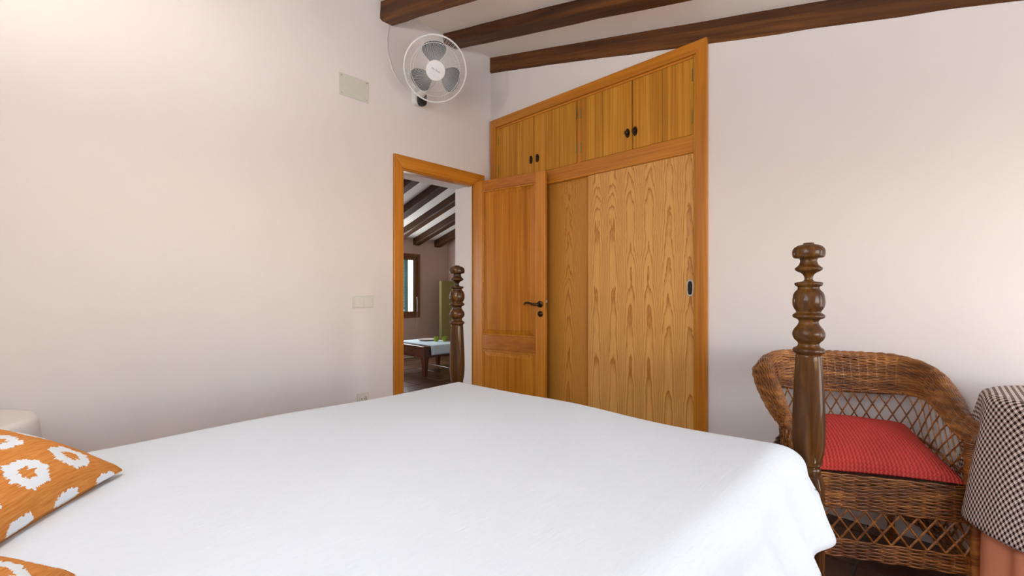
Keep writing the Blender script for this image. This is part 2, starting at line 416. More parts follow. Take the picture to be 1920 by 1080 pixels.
def floor(name, x0, x1, y0, y1, label, tile=.33, ang=0.):
    f = B(x0, x1, y0, y1, -.12, -.008).build(name, 'grout'); struct(f, label, 'floor')
    h = tile/2-.004
    t0 = None; n = 0
    nx = math.ceil((x1-x0)/tile); ny = math.ceil((y1-y0)/tile)
    me0 = None
    for i in range(nx):
        for j in range(ny):
            cx_, cy_ = x0+tile*(i+.5), y0+tile*(j+.5)
            ex = min(h, x1-cx_, ) ; ey = min(h, y1-cy_)
            if ex < -h+.02 or ey < -h+.02: continue
            if me0 is None or ex < h or ey < h:
                mm = MB(); c = .004
                mm.v = [(-h, -h, -.01), (ex, -h, -.01), (ex, ey, -.01), (-h, ey, -.01), (-h, -h, -c), (ex, -h, -c), (ex, ey, -c), (-h, ey, -c), (-h+c, -h+c, 0), (ex-c, -h+c, 0), (ex-c, ey-c, 0), (-h+c, ey-c, 0)]
                mm.f = [(0, 3, 2, 1)] + [q for k in range(4) for q in ((k, (k+1) % 4, 4+(k+1) % 4, 4+k), (4+k, 4+(k+1) % 4, 8+(k+1) % 4, 8+k))] + [(8, 9, 10, 11)]
                o = mm.build('tile', 'tile', f, local=True)
                if ex >= h and ey >= h: me0 = o.data
            else:
                o = bpy.data.objects.new('tile', me0); COL.objects.link(o); o.parent = f
            o.location = Vector((cx_, cy_, random.uniform(-.0012, .0006)))-Vector(ORG[f])
            n += 1
    return f
floor('floor', 0, RX, FY, 0, 'dark terracotta tiled bedroom floor under the wicker chair')
floor('floor_living_room', -3.6, 0, -2.0, 2.3, 'dark terracotta tiled floor of the room beyond the doorway')

# living room seen through the doorway
ch = MB().prism([(-3.8, hz(-3.8)), (-.24, hz(-.24)), (-.24, hz(-.24)+.12), (-3.8, hz(-3.8)+.12)], -3.6, 2.5).build('ceiling_living_room', 'ceil')
struct(ch, 'pale beamed ceiling of the room beyond the doorway', 'ceiling')
for k in range(9):
    y = 1.99-.44*k
    beam(ch, -3.6, -.24, y, y+.13, lambda x: hz(x)-.115, lambda x: hz(x)+.02, 14, mat='beamh')
wh = wall_with_hole('wall_far', 0, -3.8, -3.6, -3.6, 2.5, lambda a: 2.1, (.72, 1.675, .668, 1.757), 'wall_shade')
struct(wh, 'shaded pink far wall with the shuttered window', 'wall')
struct(B(-3.6, -.24, 2.3, 2.5, 0, 3.1).build('wall_living_room_right', 'wall_shade'), 'shaded pink side wall in the far corner beyond the doorway', 'wall')
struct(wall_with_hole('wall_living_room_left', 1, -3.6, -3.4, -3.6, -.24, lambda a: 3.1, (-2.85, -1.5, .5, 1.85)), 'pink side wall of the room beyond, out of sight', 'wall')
struct(B(-3.6, 0, -3.4, -2.0, -.1, 0).build('floor_living_room_end', 'tile'), 'far end of the tiled floor beyond the doorway', 'floor')

# far window: fixed frame, casement, glass, handle cord; shutter outside
def window(name, label, y0, y1, z0, z1, xi, fw=.055, sw=.06, d=.07):
    w = thing(name, label, 'window', (xi, (y0+y1)/2, z0)); w['kind'] = 'structure'
    x0, x1 = xi-d, xi+.015
    for a, b, c, e in ((y0, y0+fw, z0, z1), (y1-fw, y1, z0, z1), (y0+fw, y1-fw, z0, z0+fw), (y0+fw, y1-fw, z1-fw, z1)):
        B(x0, x1, a, b, c, e).build('frame_bar', 'winwood', w, bevel=.004)
    mid = (y0+y1)/2
    for a0, a1 in ((y0+fw, mid), (mid, y1-fw)):
        s0, s1 = z0+fw, z1-fw
        sash = thing_part(w, 'sash')
        for a, b, c, e in ((a0, a0+sw, s0, s1), (a1-sw, a1, s0, s1), (a0+sw, a1-sw, s0, s0+sw), (a0+sw, a1-sw, s1-sw, s1)):
            B(x0+.02, x1-.02, a, b, c, e).build('sash_bar', 'winwood', sash, bevel=.004)
        B(x0+.035, x0+.041, a0+sw, a1-sw, s0+sw, s1-sw).build('pane', 'glass', sash)
    return w
def thing_part(parent, name):
    o = bpy.data.objects.new(name, None); COL.objects.link(o); o.parent = parent; o.empty_display_size = .05; ORG[o] = ORG[parent]; return o
w1 = window('window_1', 'brown wooden casement window in the far wall beyond the doorway', .72, 1.679, .668, 1.757, -3.6, .05, .055)
m = MB().tube([(-3.575, 1.60, 1.02), (-3.565, 1.605, .95), (-3.57, 1.607, .86), (-3.575, 1.608, .77)], .009, 6); m.tube([(-3.575, 1.608, .78), (-3.58, 1.61, .62), (-3.58, 1.61, .48)], .003, 5)
m.build('pull_cord', 'rope', w1, smooth=True)
sh = thing('shutter', 'teal louvred shutter outside the far window', 'shutter', (-3.84, 1.367, .70))
for a, b, c, e in ((1.147, 1.207, .70, 1.73), (1.527, 1.587, .70, 1.73), (1.207, 1.527, .70, .78), (1.207, 1.527, 1.65, 1.73)):
    B(-3.86, -3.82, a, b, c, e).build('stile', 'teal', sh, bevel=.003)
sl0 = None
for k in range(16):
    z = .80+.053*k
    o = MB().hexa([(-3.858, 1.207, z), (-3.852, 1.207, z), (-3.852, 1.527, z), (-3.858, 1.527, z), (-3.828, 1.207, z+.05), (-3.822, 1.207, z+.05), (-3.822, 1.527, z+.05), (-3.828, 1.527, z+.05)]).build('slat', 'teal', sh)

# bedroom windows (open casements swung outwards are out of sight): frames only
def plain_frame(name, label, ax, p0, p1, a0, a1, z0, z1, fw=.05):
    c = (p0+p1)/2
    loc = (c, (a0+a1)/2, z0) if ax == 0 else ((a0+a1)/2, c, z0)
    w = thing(name, label, 'window', loc); w['kind'] = 'structure'
    for a, b, e, f in ((a0, a0+fw, z0, z1), (a1-fw, a1, z0, z1), (a0+fw, a1-fw, z0, z0+fw), (a0+fw, a1-fw, z1-fw, z1)):
        (B(p0, p1, a, b, e, f) if ax == 0 else B(a, b, p0, p1, e, f)).build('frame_bar', 'winwood', w, bevel=.004)
plain_frame('window_2', 'open brown wooden window frame in the right wall', 0, RX+.05, RX+.09, -2.55, -1.25, .75, 1.83)
plain_frame('fill_window', 'added unseen brown low window frame in the right wall beside the round table', 0, RX+.05, RX+.09, -.95, -.15, .12, 1.83)  # added opening, never in view; lets fill light reach the ceiling bays
plain_frame('window_3', 'open brown wooden window frame in the wall above the bed head', 1, FY-.09, FY-.05, 1.7, 2.9, 1.15, 2.10)

# ------------------------------------------------------------------ interior door
d1 = thing('door_1', 'open panelled pine door with bronze lever, folded back against the wardrobe', 'door', (0, -.222, 0)); d1['kind'] = 'structure'
MB().prism([(-.985, 0), (-.907, 0), (-.907, 2.034), (-.985, 2.13)], 0, .024, 0).build('casing', 'frame_v', d1, bevel=.004)
MB().prism([(-.213, 0), (-.097, 0), (-.097, 2.13), (-.213, 2.034)], 0, .024, 0).build('casing', 'frame_v', d1, bevel=.004)
MB().prism([(-.907, 2.034), (-.213, 2.034), (-.097, 2.13), (-.985, 2.13)], 0, .024, 0).build('casing', 'frame_y', d1, bevel=.004)
B(-.002, .012, -.909, -.900, 0, 2.03).build('bead', 'board', d1, bevel=.003); B(-.002, .012, -.900, -.215, 2.024, 2.036).build('bead', 'frame_y', d1, bevel=.003)
B(-.05, 0.0, -.915, -.899, 0, 2.036).build('jamb', 'frame_v', d1); B(-.008, 0.0, -.219, -.205, 0, 2.036).build('jamb', 'frame_v', d1)
B(-.05, 0.0, -.899, -.221, 2.022, 2.036).build('jamb', 'frame_y', d1)
LW, LH, LT = .69, 2.05, .038
LM = Matrix.Translation((.028, -.222, 0)) @ Matrix.Rotation(math.radians(10.7), 4, 'Z')
def lf(x0, x1, y0, y1, z0, z1): return B(x0, x1, y0, y1, z0, z1).xf(LM)
leaf = lf(.02, LW-.02, .012, LT-.012, .05, LH-.05).build('leaf', 'leaf_panel', d1)
SW = .085
lf(0, SW, 0, LT, .01, LH).build('stile', 'frame_v', leaf, bevel=.004); lf(LW-SW, LW, 0, LT, .01, LH).build('stile', 'frame_v', leaf, bevel=.004)
for z0, z1 in ((.01, .20), (.632, .755), (LH-.085, LH)):
    lf(SW, LW-SW, 0.001, LT-.001, z0, z1).build('rail', 'leaf_rail', leaf, bevel=.004)
def raised(x0, x1, z0, z1):
    e, c = .012, .032; m = MB()
    m.v = [(x0+e, .012, z0+e), (x1-e, .012, z0+e), (x1-e, .012, z1-e), (x0+e, .012, z1-e), (x0+e+c, .004, z0+e+c), (x1-e-c, .004, z0+e+c), (x1-e-c, .004, z1-e-c), (x0+e+c, .004, z1-e-c),
           (x0+e+c+.004, .0015, z0+e+c+.004), (x1-e-c-.004, .0015, z0+e+c+.004), (x1-e-c-.004, .0015, z1-e-c-.004), (x0+e+c+.004, .0015, z1-e-c-.004)]
    m.f = [(k+8*0, (k+1) % 4, 4+(k+1) % 4, 4+k) for k in range(4)] + [(4+k, 4+(k+1) % 4, 8+(k+1) % 4, 8+k) for k in range(4)] + [(8, 9, 10, 11)]
    m.xf(LM).build('panel', 'leaf_panel', leaf)
    for (a0, a1, b0, b1) in ((x0, x0+.012, z0, z1), (x1-.012, x1, z0, z1), (x0, x1, z0, z0+.012), (x0, x1, z1-.012, z1)):
        lf(a0, a1, .003, .014, b0, b1).build('moulding', 'frame_v', leaf, bevel=.003)
raised(SW, LW-SW, .755, LH-.085); raised(SW, LW-SW, .20, .632)
hx = LW-.04
def rosette(x, z, r):
    m = MB().lathe([(r, 0), (r, .006), (r*.8, .011), (r*.3, .013)], 16); m.xf(LM @ Matrix.Translation((x, 0, z)) @ Matrix.Rotation(PI/2, 4, 'X')); return m
m = rosette(hx, 1.02, .026); a = MB().tube([LM @ Vector(p) for p in ((hx, -.01, 1.02), (hx, -.045, 1.02), (hx-.012, -.052, 1.02), (hx-.045, -.052, 1.022), (hx-.08, -.050, 1.032), (hx-.105, -.05, 1.030), (hx-.118, -.05, 1.016))], [.011, .010, .010, .009, .008, .008, .006], 8)
m.f += [tuple(i+len(m.v) for i in q) for q in a.f]; m.v += a.v
m.build('lever_handle', 'bronze', leaf, smooth=True)
m = rosette(hx+.002, .945, .023); m.build('keyhole_plate', 'bronze', leaf, smooth=True)
lf(LW-.0005, LW+.002, .008, .03, .99, 1.06).build('latch_plate', 'brass', leaf); lf(LW, LW+.008, .013, .025, 1.03, 1.05).build('latch', 'steel', leaf)

# ------------------------------------------------------------------ built-in wardrobe
WX = .95
wd = thing('wardrobe', 'built-in pine wardrobe with four upper doors and sliding panels in the back wall', 'wardrobe', (WX, 0, 0))
ZT, ZR1, ZR0 = 2.625, 2.073, 1.964
MB().prism([(.019, 0), (.086, 0), (.086, ZT-.072), (.019, ZT)], -.028, 0).build('casing', 'frame_v', wd, bevel=.004)
MB().prism([(1.827, 0), (1.895, 0), (1.895, ZT), (1.827, ZT-.072)], -.028, 0).build('casing', 'frame_v', wd, bevel=.004)
MB().prism([(.086, ZT-.072), (1.827, ZT-.072), (1.895, ZT), (.019, ZT)], -.028, 0).build('casing_head', 'frame_x', wd, bevel=.004)
B(.086, .101, -.016, .004, 0, ZT-.072).build('bead', 'board', wd, bevel=.004); B(1.811, 1.827, -.016, .004, 0, ZT-.072).build('bead', 'board', wd, bevel=.004)
B(.101, 1.811, -.016, .004, ZT-.088, ZT-.072).build('bead', 'frame_x', wd, bevel=.004)
B(.100, 1.812, -.012, .05, ZR0, ZR1).build('rail', 'frame_x', wd, bevel=.004)
B(.945, .973, -.006, .05, ZR1, ZT-.085).build('mullion', 'frame_v', wd, bevel=.002)
m = MB(); m.box(.04, 1.87, .60, .62, 0, 2.6); m.box(.04, .06, .06, .6, 0, 2.6); m.box(1.85, 1.87, .06, .6, 0, 2.6); m.box(.06, 1.85, .06, .6, 2.58, 2.6); m.box(.06, 1.85, .10, .6, 1.96, 1.98)
m.build('carcass', 'inside', wd)
def knob(x, z, ornate, par):
    m = MB().lathe([(.001, 0), (.017, 0), (.017, .003), (.001, .004)], 14)
    m.v = [(p[0]*1.0, p[1]*1.9, p[2]) for p in m.v]
    if ornate:
        for dy in (-.02, 0, .02):
            a = MB().lathe([(.010, .003), (.012, .008), (.008, .013), (.001, .015)], 10, (0, dy, 0)); m.f += [tuple(i+len(m.v) for i in q) for q in a.f]; m.v += a.v
    else:
        a = MB().lathe([(.008, .003), (.006, .010), (.013, .016), (.014, .022), (.008, .028), (.001, .029)], 12); m.f += [tuple(i+len(m.v) for i in q) for q in a.f]; m.v += a.v
    m.xf(Matrix.Translation((x, -.008, z)) @ Matrix.Rotation(PI/2, 4, 'X')).build('knob', 'bronze', par, smooth=True)
doors = [(.102, .516, .516, .488, True, .106), (.519, .943, .78, .557, True, .941), (.975, 1.399, 1.17, 1.364, False, .977), (1.402, 1.808, 1.61, 1.42, False, 1.806)]
for i, (x0, x1, xm, kx, orn, hxx) in enumerate(doors):
    z0, z1 = ZR1+.002, ZT-.088
    dr = B(x0, x1, .004, .018, z0, z1).build('upper_door', 'board', wd)
    spl = [x0, (x0+x1)/2 if i == 0 else xm, x1]
    for a, b in zip(spl, spl[1:]):
        B(a+.0012, b-.0012, -.008, .006, z0, z1).build('board', 'board', dr, bevel=.0015)
    knob(kx, 2.19, orn, dr)
    for hz_ in (z0+.07, z1-.14):
        MB().tube([(hxx, -.010, hz_), (hxx, -.010, hz_+.075)], .006, 8).build('hinge', 'brass', dr, smooth=True)
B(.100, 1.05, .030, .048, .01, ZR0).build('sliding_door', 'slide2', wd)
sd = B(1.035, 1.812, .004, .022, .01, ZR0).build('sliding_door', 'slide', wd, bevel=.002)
B(1.010, 1.035, .020, .030, .01, ZR0).build('edge_strip', 'frame_v', wd)
m = MB()
def ring_pts(rx, rz, n=20): return [(rx*math.copysign(abs(math.cos(2*PI*k/n))**.6, math.cos(2*PI*k/n)), rz*math.copysign(abs(math.sin(2*PI*k/n))**.75, math.sin(2*PI*k/n))) for k in range(n)]
m.prism([(1.785+a, 1.14+b) for a, b in ring_pts(.022, .052)], .0, .006); m.build('finger_pull', 'steel', sd, bevel=.001)
m = MB(); m.prism([(1.785+a, 1.14+b) for a, b in ring_pts(.014, .042)], -.0012, .004); m.build('finger_slot', 'gap_shade', sd)

# ------------------------------------------------------------------ wall fittings
pl = thing('cover_plate', 'plain pale grey-green rectangular cover plate screwed high on the wall', 'cover plate', (0, -1.284, 2.438))
B(0, .006, -1.392, -1.176, 2.438, 2.588).build('plate', 'grey_plate', pl, bevel=.002)
for y in (-1.374, -1.194):
    for z in (2.453, 2.573):
        MB().lathe([(.005, 0), (.004, .003), (.001, .003)], 10).xf(Matrix.Translation((.006, y, z)) @ Matrix.Rotation(PI/2, 4, 'Y')).build('screw', 'steel', pl, smooth=True)
sw = thing('light_switch', 'cream double rocker light switch beside the doorway', 'switch', (0, -1.217, 1.003))
B(0, .007, -1.295, -1.140, 1.003, 1.089).build('plate', 'cream_plastic', sw, bevel=.003)
for y0 in (-1.286, -1.215):
    MB().hexa([(.005, y0, 1.011), (.013, y0, 1.011), (.013, y0+.066, 1.011), (.005, y0+.066, 1.011), (.005, y0, 1.081), (.009, y0, 1.081), (.009, y0+.066, 1.081), (.005, y0+.066, 1.081)]).build('rocker', 'cream_plastic', sw, bevel=.002)
so = thing('wall_socket', 'cream round-pin wall socket just above the bedspread', 'socket', (0, -1.221, .329))
B(0, .008, -1.264, -1.178, .329, .415).build('plate', 'cream_plastic', so, bevel=.003)
MB().lathe([(.022, 0), (.024, .003), (.020, .003), (.019, -.004), (.001, -.004)], 20, cap=False).xf(Matrix.Translation((.008, -1.221, .372)) @ Matrix.Rotation(PI/2, 4, 'Y')).build('socket_ring', 'cream_plastic', so, smooth=True)
MB().lathe([(.0185, 0), (.001, .0003)], 20).xf(Matrix.Translation((.0082, -1.221, .372)) @ Matrix.Rotation(PI/2, 4, 'Y')).build('socket_well', 'cream_plastic', so)
for y in (-1.230, -1.212):
    MB().lathe([(.0032, 0), (.003, .0012)], 10).xf(Matrix.Translation((.0084, y, .372)) @ Matrix.Rotation(PI/2, 4, 'Y')).build('pin_hole', 'gap_shade', so)
MB().tube([(.0118, -1.221+.021*math.cos(a), .372+.021*math.sin(a)) for a in [(-2.2+2.9*k/14) for k in range(15)]], .0017, 5).build('painted_shadow', 'gap_shade', so)  # dark arc paints the shade along one side of the socket ring

# ------------------------------------------------------------------ wall fan
fc = Vector((.36, -.865, 2.665))
# turned into the room and tilted down at the bed
vd = Vector((.7263, -.5273, -.4418)).normalized(); nrm = (vd+Vector((0.02, 0.02, -.13))).normalized()
zx = Vector((0, 0, 1)); fx = zx.cross(nrm).normalized(); fy = nrm.cross(fx)
FM = Matrix((( fx.x, fy.x, nrm.x, fc.x), (fx.y, fy.y, nrm.y, fc.y), (fx.z, fy.z, nrm.z, fc.z), (0, 0, 0, 1)))
fan = thing('wall_fan', 'white round wall fan with grey blades under the ceiling beam', 'fan', (0, -.79, 2.53))
RG = .213
m = MB(); m.tube([(RG*math.cos(a), RG*math.sin(a), 0) for a in [2*PI*k/60 for k in range(60)]], .0055, 8, closed=True)
m.tube([(.168*math.cos(a), .168*math.sin(a), .034) for a in [2*PI*k/60 for k in range(60)]], .0016, 5, closed=True)
NW = 116
for k in range(NW):
    a = 2*PI*k/NW; tw = .42
    pts = []
    for q in range(7):
        t = q/6; r = .055+(RG-.055)*t; z = .052*(1-t**2.6); aa = a+tw*(1-t)**1.2*.9
        pts.append((r*math.cos(aa), r*math.sin(aa), z))
    m.tube(pts, .0008, 4, cap=False)
m.xf(FM).build('front_guard', 'white_plastic', fan, smooth=True)
m = MB()
for k in range(64):
    a = 2*PI*k/64
    m.tube([(r*math.cos(a), r*math.sin(a), -z) for r, z in ((.05, .085), (.11, .083), (.17, .066), (.203, .035), (RG, .0))], .0009, 4, cap=False)
m.tube([(.15*math.cos(a), .15*math.sin(a), -.073) for a in [2*PI*k/48 for k in range(48)]], .0015, 5, closed=True)
m.xf(FM).build('rear_guard', 'white_plastic', fan, smooth=True)
hub = MB().lathe([(.066, .046), (.067, .054), (.064, .060), (.040, .064), (.001, .065)], 36).xf(FM).build('hub_cap', 'white_plastic', fan, smooth=True)
def text_mesh(body, size):
    cu = bpy.data.curves.new('lettering', 'FONT'); cu.body = body; cu.size = size; cu.align_x = 'CENTER'; cu.align_y = 'CENTER'; cu.shear = .2; cu.extrude = .0004
    t = bpy.data.objects.new('lettering', cu); COL.objects.link(t)
    me = bpy.data.meshes.new_from_object(t.evaluated_get(bpy.context.evaluated_depsgraph_get()))
    bpy.data.objects.remove(t); return me
me = text_mesh('Mx Onda', .0165); me.materials.clear(); me.materials.append(MT['ink'])
me.transform(Matrix.Translation(-Vector(ORG[fan])) @ FM @ Matrix.Translation((0, .003, .0655)) @ Matrix.Rotation(math.radians(-24), 4, 'Z'))
o = bpy.data.objects.new('lettering', me); COL.objects.link(o); o.parent = hub; ORG[o] = ORG[fan]
for k, a0 in enumerate((100, -20, 220)):
    m = MB(); M = 14
    out = [(.030, -.020), (.055, -.034), (.080, -.066), (.112, -.090), (.145, -.088), (.168, -.055), (.176, -.010), (.170, .036), (.150, .064), (.120, .070), (.085, .052), (.055, .030), (.030, .020)]
    ps = []
    for i in range(len(out)):       # smooth the outline
        p0, p1, p2, p3 = [Vector(out[(i+d) % len(out)]) for d in (-1, 0, 1, 2)]
        for t in (0, .33, .66): ps.append(.5*((2*p1)+(p2-p0)*t+(2*p0-5*p1+4*p2-p3)*t*t+(3*p1-p0-3*p2+p3)*t**3))
    zf = lambda p: .012 - .32*p.y*(1-.0*p.x) - 1.2*p.y*p.y
    for sgn in (0, 1):
        m.v.append((.105, -.01, zf(Vector((.105, -.01)))+sgn*.003)); m.v += [(p.x, p.y, zf(p)+sgn*.003) for p in ps]
    n = len(ps)
    for i in range(n):
        j = (i+1) % n; m.f += [(0, 1+j, 1+i), (n+1, n+2+i, n+2+j), (1+i, 1+j, n+2+j, n+2+i)]
    m.xf(FM @ Matrix.Rotation(math.radians(a0), 4, 'Z')).build('blade', 'blade', fan, smooth=True, angle=60)
MB().lathe([(.001, -.18), (.045, -.175), (.058, -.15), (.060, -.10), (.056, -.085), (.02, -.08), (.018, .045)], 28).xf(FM).build('motor_housing', 'white_plastic', fan, smooth=True)
mp_ = FM @ Vector((0, 0, -.13))
m = MB().tube([mp_, mp_+Vector((-.03, .02, -.06)), Vector((.10, -.80, 2.60)), Vector((.06, -.79, 2.60))], [.026, .026, .028, .03], 12); m.build('neck', 'white_plastic', fan, smooth=True)
m = MB().prism([(-.79+a, 2.63+b) for a, b in ring_pts(.045, .095, 24)], .0, .055, 0); m.build('wall_bracket', 'white_plastic', fan, bevel=.008)
m = MB().prism([(-.783+a, 2.572+b) for a, b in ring_pts(.034, .055, 20)], .055, .10, 0); m.build('control_box', 'black', fan, bevel=.01)
m = MB().tube([(.006, -1.02, 3.05), (.006, -1.035, 2.95), (.006, -1.03, 2.85), (.006, -.99, 2.74), (.006, -.93, 2.67), (.006, -.85, 2.63), (.006, -.80, 2.62)], .0035, 6); m.build('cable', 'white_plastic', fan, smooth=True)

# ------------------------------------------------------------------ bed
BX0, BX1, BY = 1.024, 2.622, -1.205
bed = thing('bed', 'dark walnut bed with tall turned foot posts', 'bed', ((BX0+BX1)/2, -2.25, 0))
PR = [(455, 0), (455.5, 9), (458, 10.7), (460, 19), (464.5, 26.6), (471, 29.5), (480, 28.9), (483.5, 25.5), (484.5, 17.8), (488, 15.1), (493, 16), (498, 19), (503, 24.9), (507.8, 22.2), (512, 13.3), (517.8, 8.4), (524.5, 7.8), (527.8, 13.3), (530, 24.9), (535.5, 24), (537.5, 20), (542, 20), (544.5, 22.2), (551, 27.1), (564.5, 29.3), (575.5, 27.8), (584.5, 22.2), (587.8, 25.5), (591, 28.9), (595.5, 27.8), (599, 20), (604.5, 17.8), (611, 21.1), (617.8, 26.6), (626.5, 29.5), (635.5, 26.6), (641, 21.1), (644.5, 18.9), (650, 21.1), (653.3, 27.8), (658.9, 28.9), (662, 25.5), (665, 22.9), (668, 23.6), (690, 25.0), (715, 26.4), (745, 27.9), (771, 29), (800, 29.6), (825, 29.2), (842, 27.6), (855, 25.2), (864, 23.2), (868, 23.8), (870, 21.2), (874, 20.4), (879, 22), (884, 20.4), (888, 20.5)]
prof = [(max(hw/736., .0005), 1.12-(v-546)/832*1.27) for v, hw in PR]
Z0 = prof[-1][1]; KP = [Vector((r, z-Z0)) for r, z in prof][::-1]; KZ = []
for i in range(len(KP)-1):          # smooth the turned profile
    p0, p1, p2, p3 = KP[max(0, i-1)], KP[i], KP[i+1], KP[min(len(KP)-1, i+2)]
    for t in (0, .33, .67):
        q = .5*((2*p1)+(p2-p0)*t+(2*p0-5*p1+4*p2-p3)*t*t+(3*p1-p0-3*p2+p3)*t**3); KZ.append((max(q.x, .0004), q.y))
KZ.append((KP[-1].x, KP[-1].y))
hs = .034
for (px, py) in ((BX0, BY), (BX1, BY)):
    p = MB().lathe(KZ, 36, (px, py, Z0)).build('foot_post', 'post', bed, smooth=True, angle=75)
    m = MB(); q = .012
    m.v = [(px+sx*h, py+sy*h, z) for h, z in ((.026, 0), (hs, .05), (hs, Z0-.03), (hs*.8, Z0+.001)) for sx, sy in ((-1, -1), (1, -1), (1, 1), (-1, 1))]
    m.f = [(0, 3, 2, 1), (12, 13, 14, 15)] + [(4*a+k, 4*a+(k+1) % 4, 4*a+4+(k+1) % 4, 4*a+4+k) for a in range(3) for k in range(4)]
    m.build('post_block', 'post', p, bevel=.005)
for px in (BX0, BX1): B(px-.035, px+.035, -3.37, -3.30, 0, 1.2).build('head_post', 'post', bed, bevel=.006)
B(BX0+.03, BX1-.03, BY-.02, BY+.02, .30, .52).build('foot_rail', 'post', bed, bevel=.005)
for px in (BX0, BX1): B(px-.018, px+.018, -3.30, BY-.03, .27, .43).build('side_rail', 'post', bed, bevel=.005)
B(BX0+.03, BX1-.03, -3.355, -3.315, .45, 1.05).build('headboard', 'post', bed, bevel=.01)
B(BX0+.1, BX1-.1, -3.29, BY-.10, .36, .64).build('mattress', 'white_cloth', bed, bevel=.04)

# bedspread: one cloth over the mattress, hanging at both sides and tucked in at the foot
XA, XB, YA, YB, ZTOP = 1.19, 2.550, -3.29, -1.335, .670
RR = .085
def over(s, fl):
    if s <= 0: return s, 0.
    q = PI*RR/2
    if s < q: return RR*math.sin(s/RR), RR*(1-math.cos(s/RR))
    return RR+(s-q)*fl, RR+(s-q)*math.sqrt(1-fl*fl)
HL, HRt, HF = .30, .275, .20
def spread(u, v):
    wX, wY = XB-XA, YB-YA
    s = -HL+(wX+HL+HRt)*u; t = (wY+HF)*v
    if s > wX and t > wY:
        a, b = (s-wX)/HRt, (t-wY)/HF; s = wX+HRt*a*math.sqrt(1-b*b/2); t = wY+HF*b*math.sqrt(1-a*a/2)
    hl, dl = over(-s, .12); hr, drt = over(s-wX, .44+.05*math.sin(t*9+.6)); hf, df = over(t-wY, .02)
    x = (XA-hl) if s < 0 else ((XB+hr) if s > wX else XA+s)
    y = YB+hf if t > wY else YA+t
    d = (max(dl, 0)**7+max(drt, 0)**7+max(df, 0)**7)**(1/7)
    top = ZTOP+.030*max(0, min(1, (x-1.25)/1.3))*max(0, min(1, (y+2.6)/1.2))+.006*math.sin(x*4.1+1.2)*math.sin(y*3.3)+.003*math.sin(x*9+y*7)
    wave = .013*math.sin(t*26+1.5*math.sin(t*7))*min(1, drt/.15)
    return (x+wave, y, top-d)
m = MB().grid(spread, 150, 170)
sp = m.build('bedspread', 'spread', None, smooth=True, angle=180, solid=.006)
tag(sp, 'white crinkled cotton bedspread covering the bed', 'bedspread')

def pillow(name, label, cat, mat, c0, e1, e2, S, T, group=None, n=40, bulge=1.0, flat=.55):
    """c0 = corner, e1/e2 unit edge vectors, S=(len1,len2), T=half thickness"""
    e1 = Vector(e1).normalized(); e2 = Vector(e2).normalized(); nn = e1.cross(e2).normalized()
    if nn.z < 0: nn = -nn
    C0 = Vector(c0)
    def fn(sgn):
        def f(u, v):
            a, b = 2*u-1, 2*v-1
            x = a*(1-.07*math.cos(b*PI/2)); y = b*(1-.07*math.cos(a*PI/2))
            h = T*max(0, (1-a*a)*(1-b*b))**.42
            h *= (1.+.05*math.sin(5*a+3*b))
            p = C0+e1*(S[0]*(x+1)/2)+e2*(S[1]*(y+1)/2)+nn*(sgn*h*(1 if sgn > 0 else flat)+T*flat*.25)
            return p
        return f
    def arc(Sx):                     # cloth length along the middle of the pad, so that the print is not stretched
        q = [(Sx*i/n, T*max(0, 1-(2*i/n-1)**2)**.42) for i in range(n+1)]; L = [0.]
        for a, b in zip(q, q[1:]): L.append(L[-1]+math.hypot(b[0]-a[0], b[1]-a[1]))
        return [x/L[-1] for x in L]
    A0, A1 = arc(S[0]), arc(S[1]); uvf = lambda u, v: (A0[round(u*n)], A1[round(v*n)])
    m = MB(); m.grid(fn(1), n, n, uvf=uvf)
    m2 = MB(); m2.grid(fn(-1), n, n, uvf=uvf)
    off = len(m.v); fo = len(m.f)
    m.v += m2.v; m.f += [tuple(off+i for i in q)[::-1] for q in m2.f]
    for k, q in m2.uv.items(): m.uv[fo+k] = q[::-1]
    return tag(m.build(name, mat, None, smooth=True, angle=180), label, cat, group)
tl = math.radians(15)
pillow('throw_pillow', 'orange and white ikat flower cushion at the far side of the bed', 'cushion', 'ikat', (1.458, -2.597, .667), (.84, -.54, 0), (-.54*math.cos(tl), -.84*math.cos(tl), math.sin(tl)), (.47, .47), .11, 'ikat cushions on the bed')
pillow('throw_pillow', 'orange ikat cushion nearest the camera, only its top edge in view', 'cushion', 'ikat', (1.94, -2.69, .667), (.95, -.32, 0), (-.32*math.cos(tl), -.95*math.cos(tl), math.sin(tl)), (.47, .47), .11, 'ikat cushions on the bed')
pillow('bed_pillow', 'white bed pillow under the ikat cushion', 'pillow', 'white_cloth', (1.20, -2.99, .70), (1, 0, 0), (0, -1, .05), (.62, .29), .045)

# draped cloth helper: flat cloth of radius R over a round top of radius r
def drape(name, label, cat, mat, c, r, zt, drop, flare, nf, amp, ph=0, z_over=0., rr=.02, lift=None):
    nu, nv = 168, 44
    tot = r+drop
    def f(u, v):
        th = 2*PI*u; s = tot*v
        if s <= r: return (c[0]+s*math.cos(th), c[1]+s*math.sin(th), zt)
        d = s-r; q = PI*rr/2
        if d < q: ro, dz = rr*math.sin(d/rr), rr*(1-math.cos(d/rr))
        else: ro, dz = rr+(d-q)*flare, rr+(d-q)
        k = min(1, d/.25)
        w = amp*k*(math.cos(nf*th+ph)+.45*math.cos((nf*2-3)*th+2*ph+1))
        R = r+ro+w
        return (c[0]+R*math.cos(th), c[1]+R*math.sin(th), zt-dz+(lift(th)*k if lift else 0))
    m = MB().grid(f, nu, nv, closeu=True, uvf=lambda u, v: (tot*v*math.cos(2*PI*u)+1, tot*v*math.sin(2*PI*u)+1))
    return tag(m.build(name, mat, None, smooth=True, angle=180, solid=.002), label, cat)
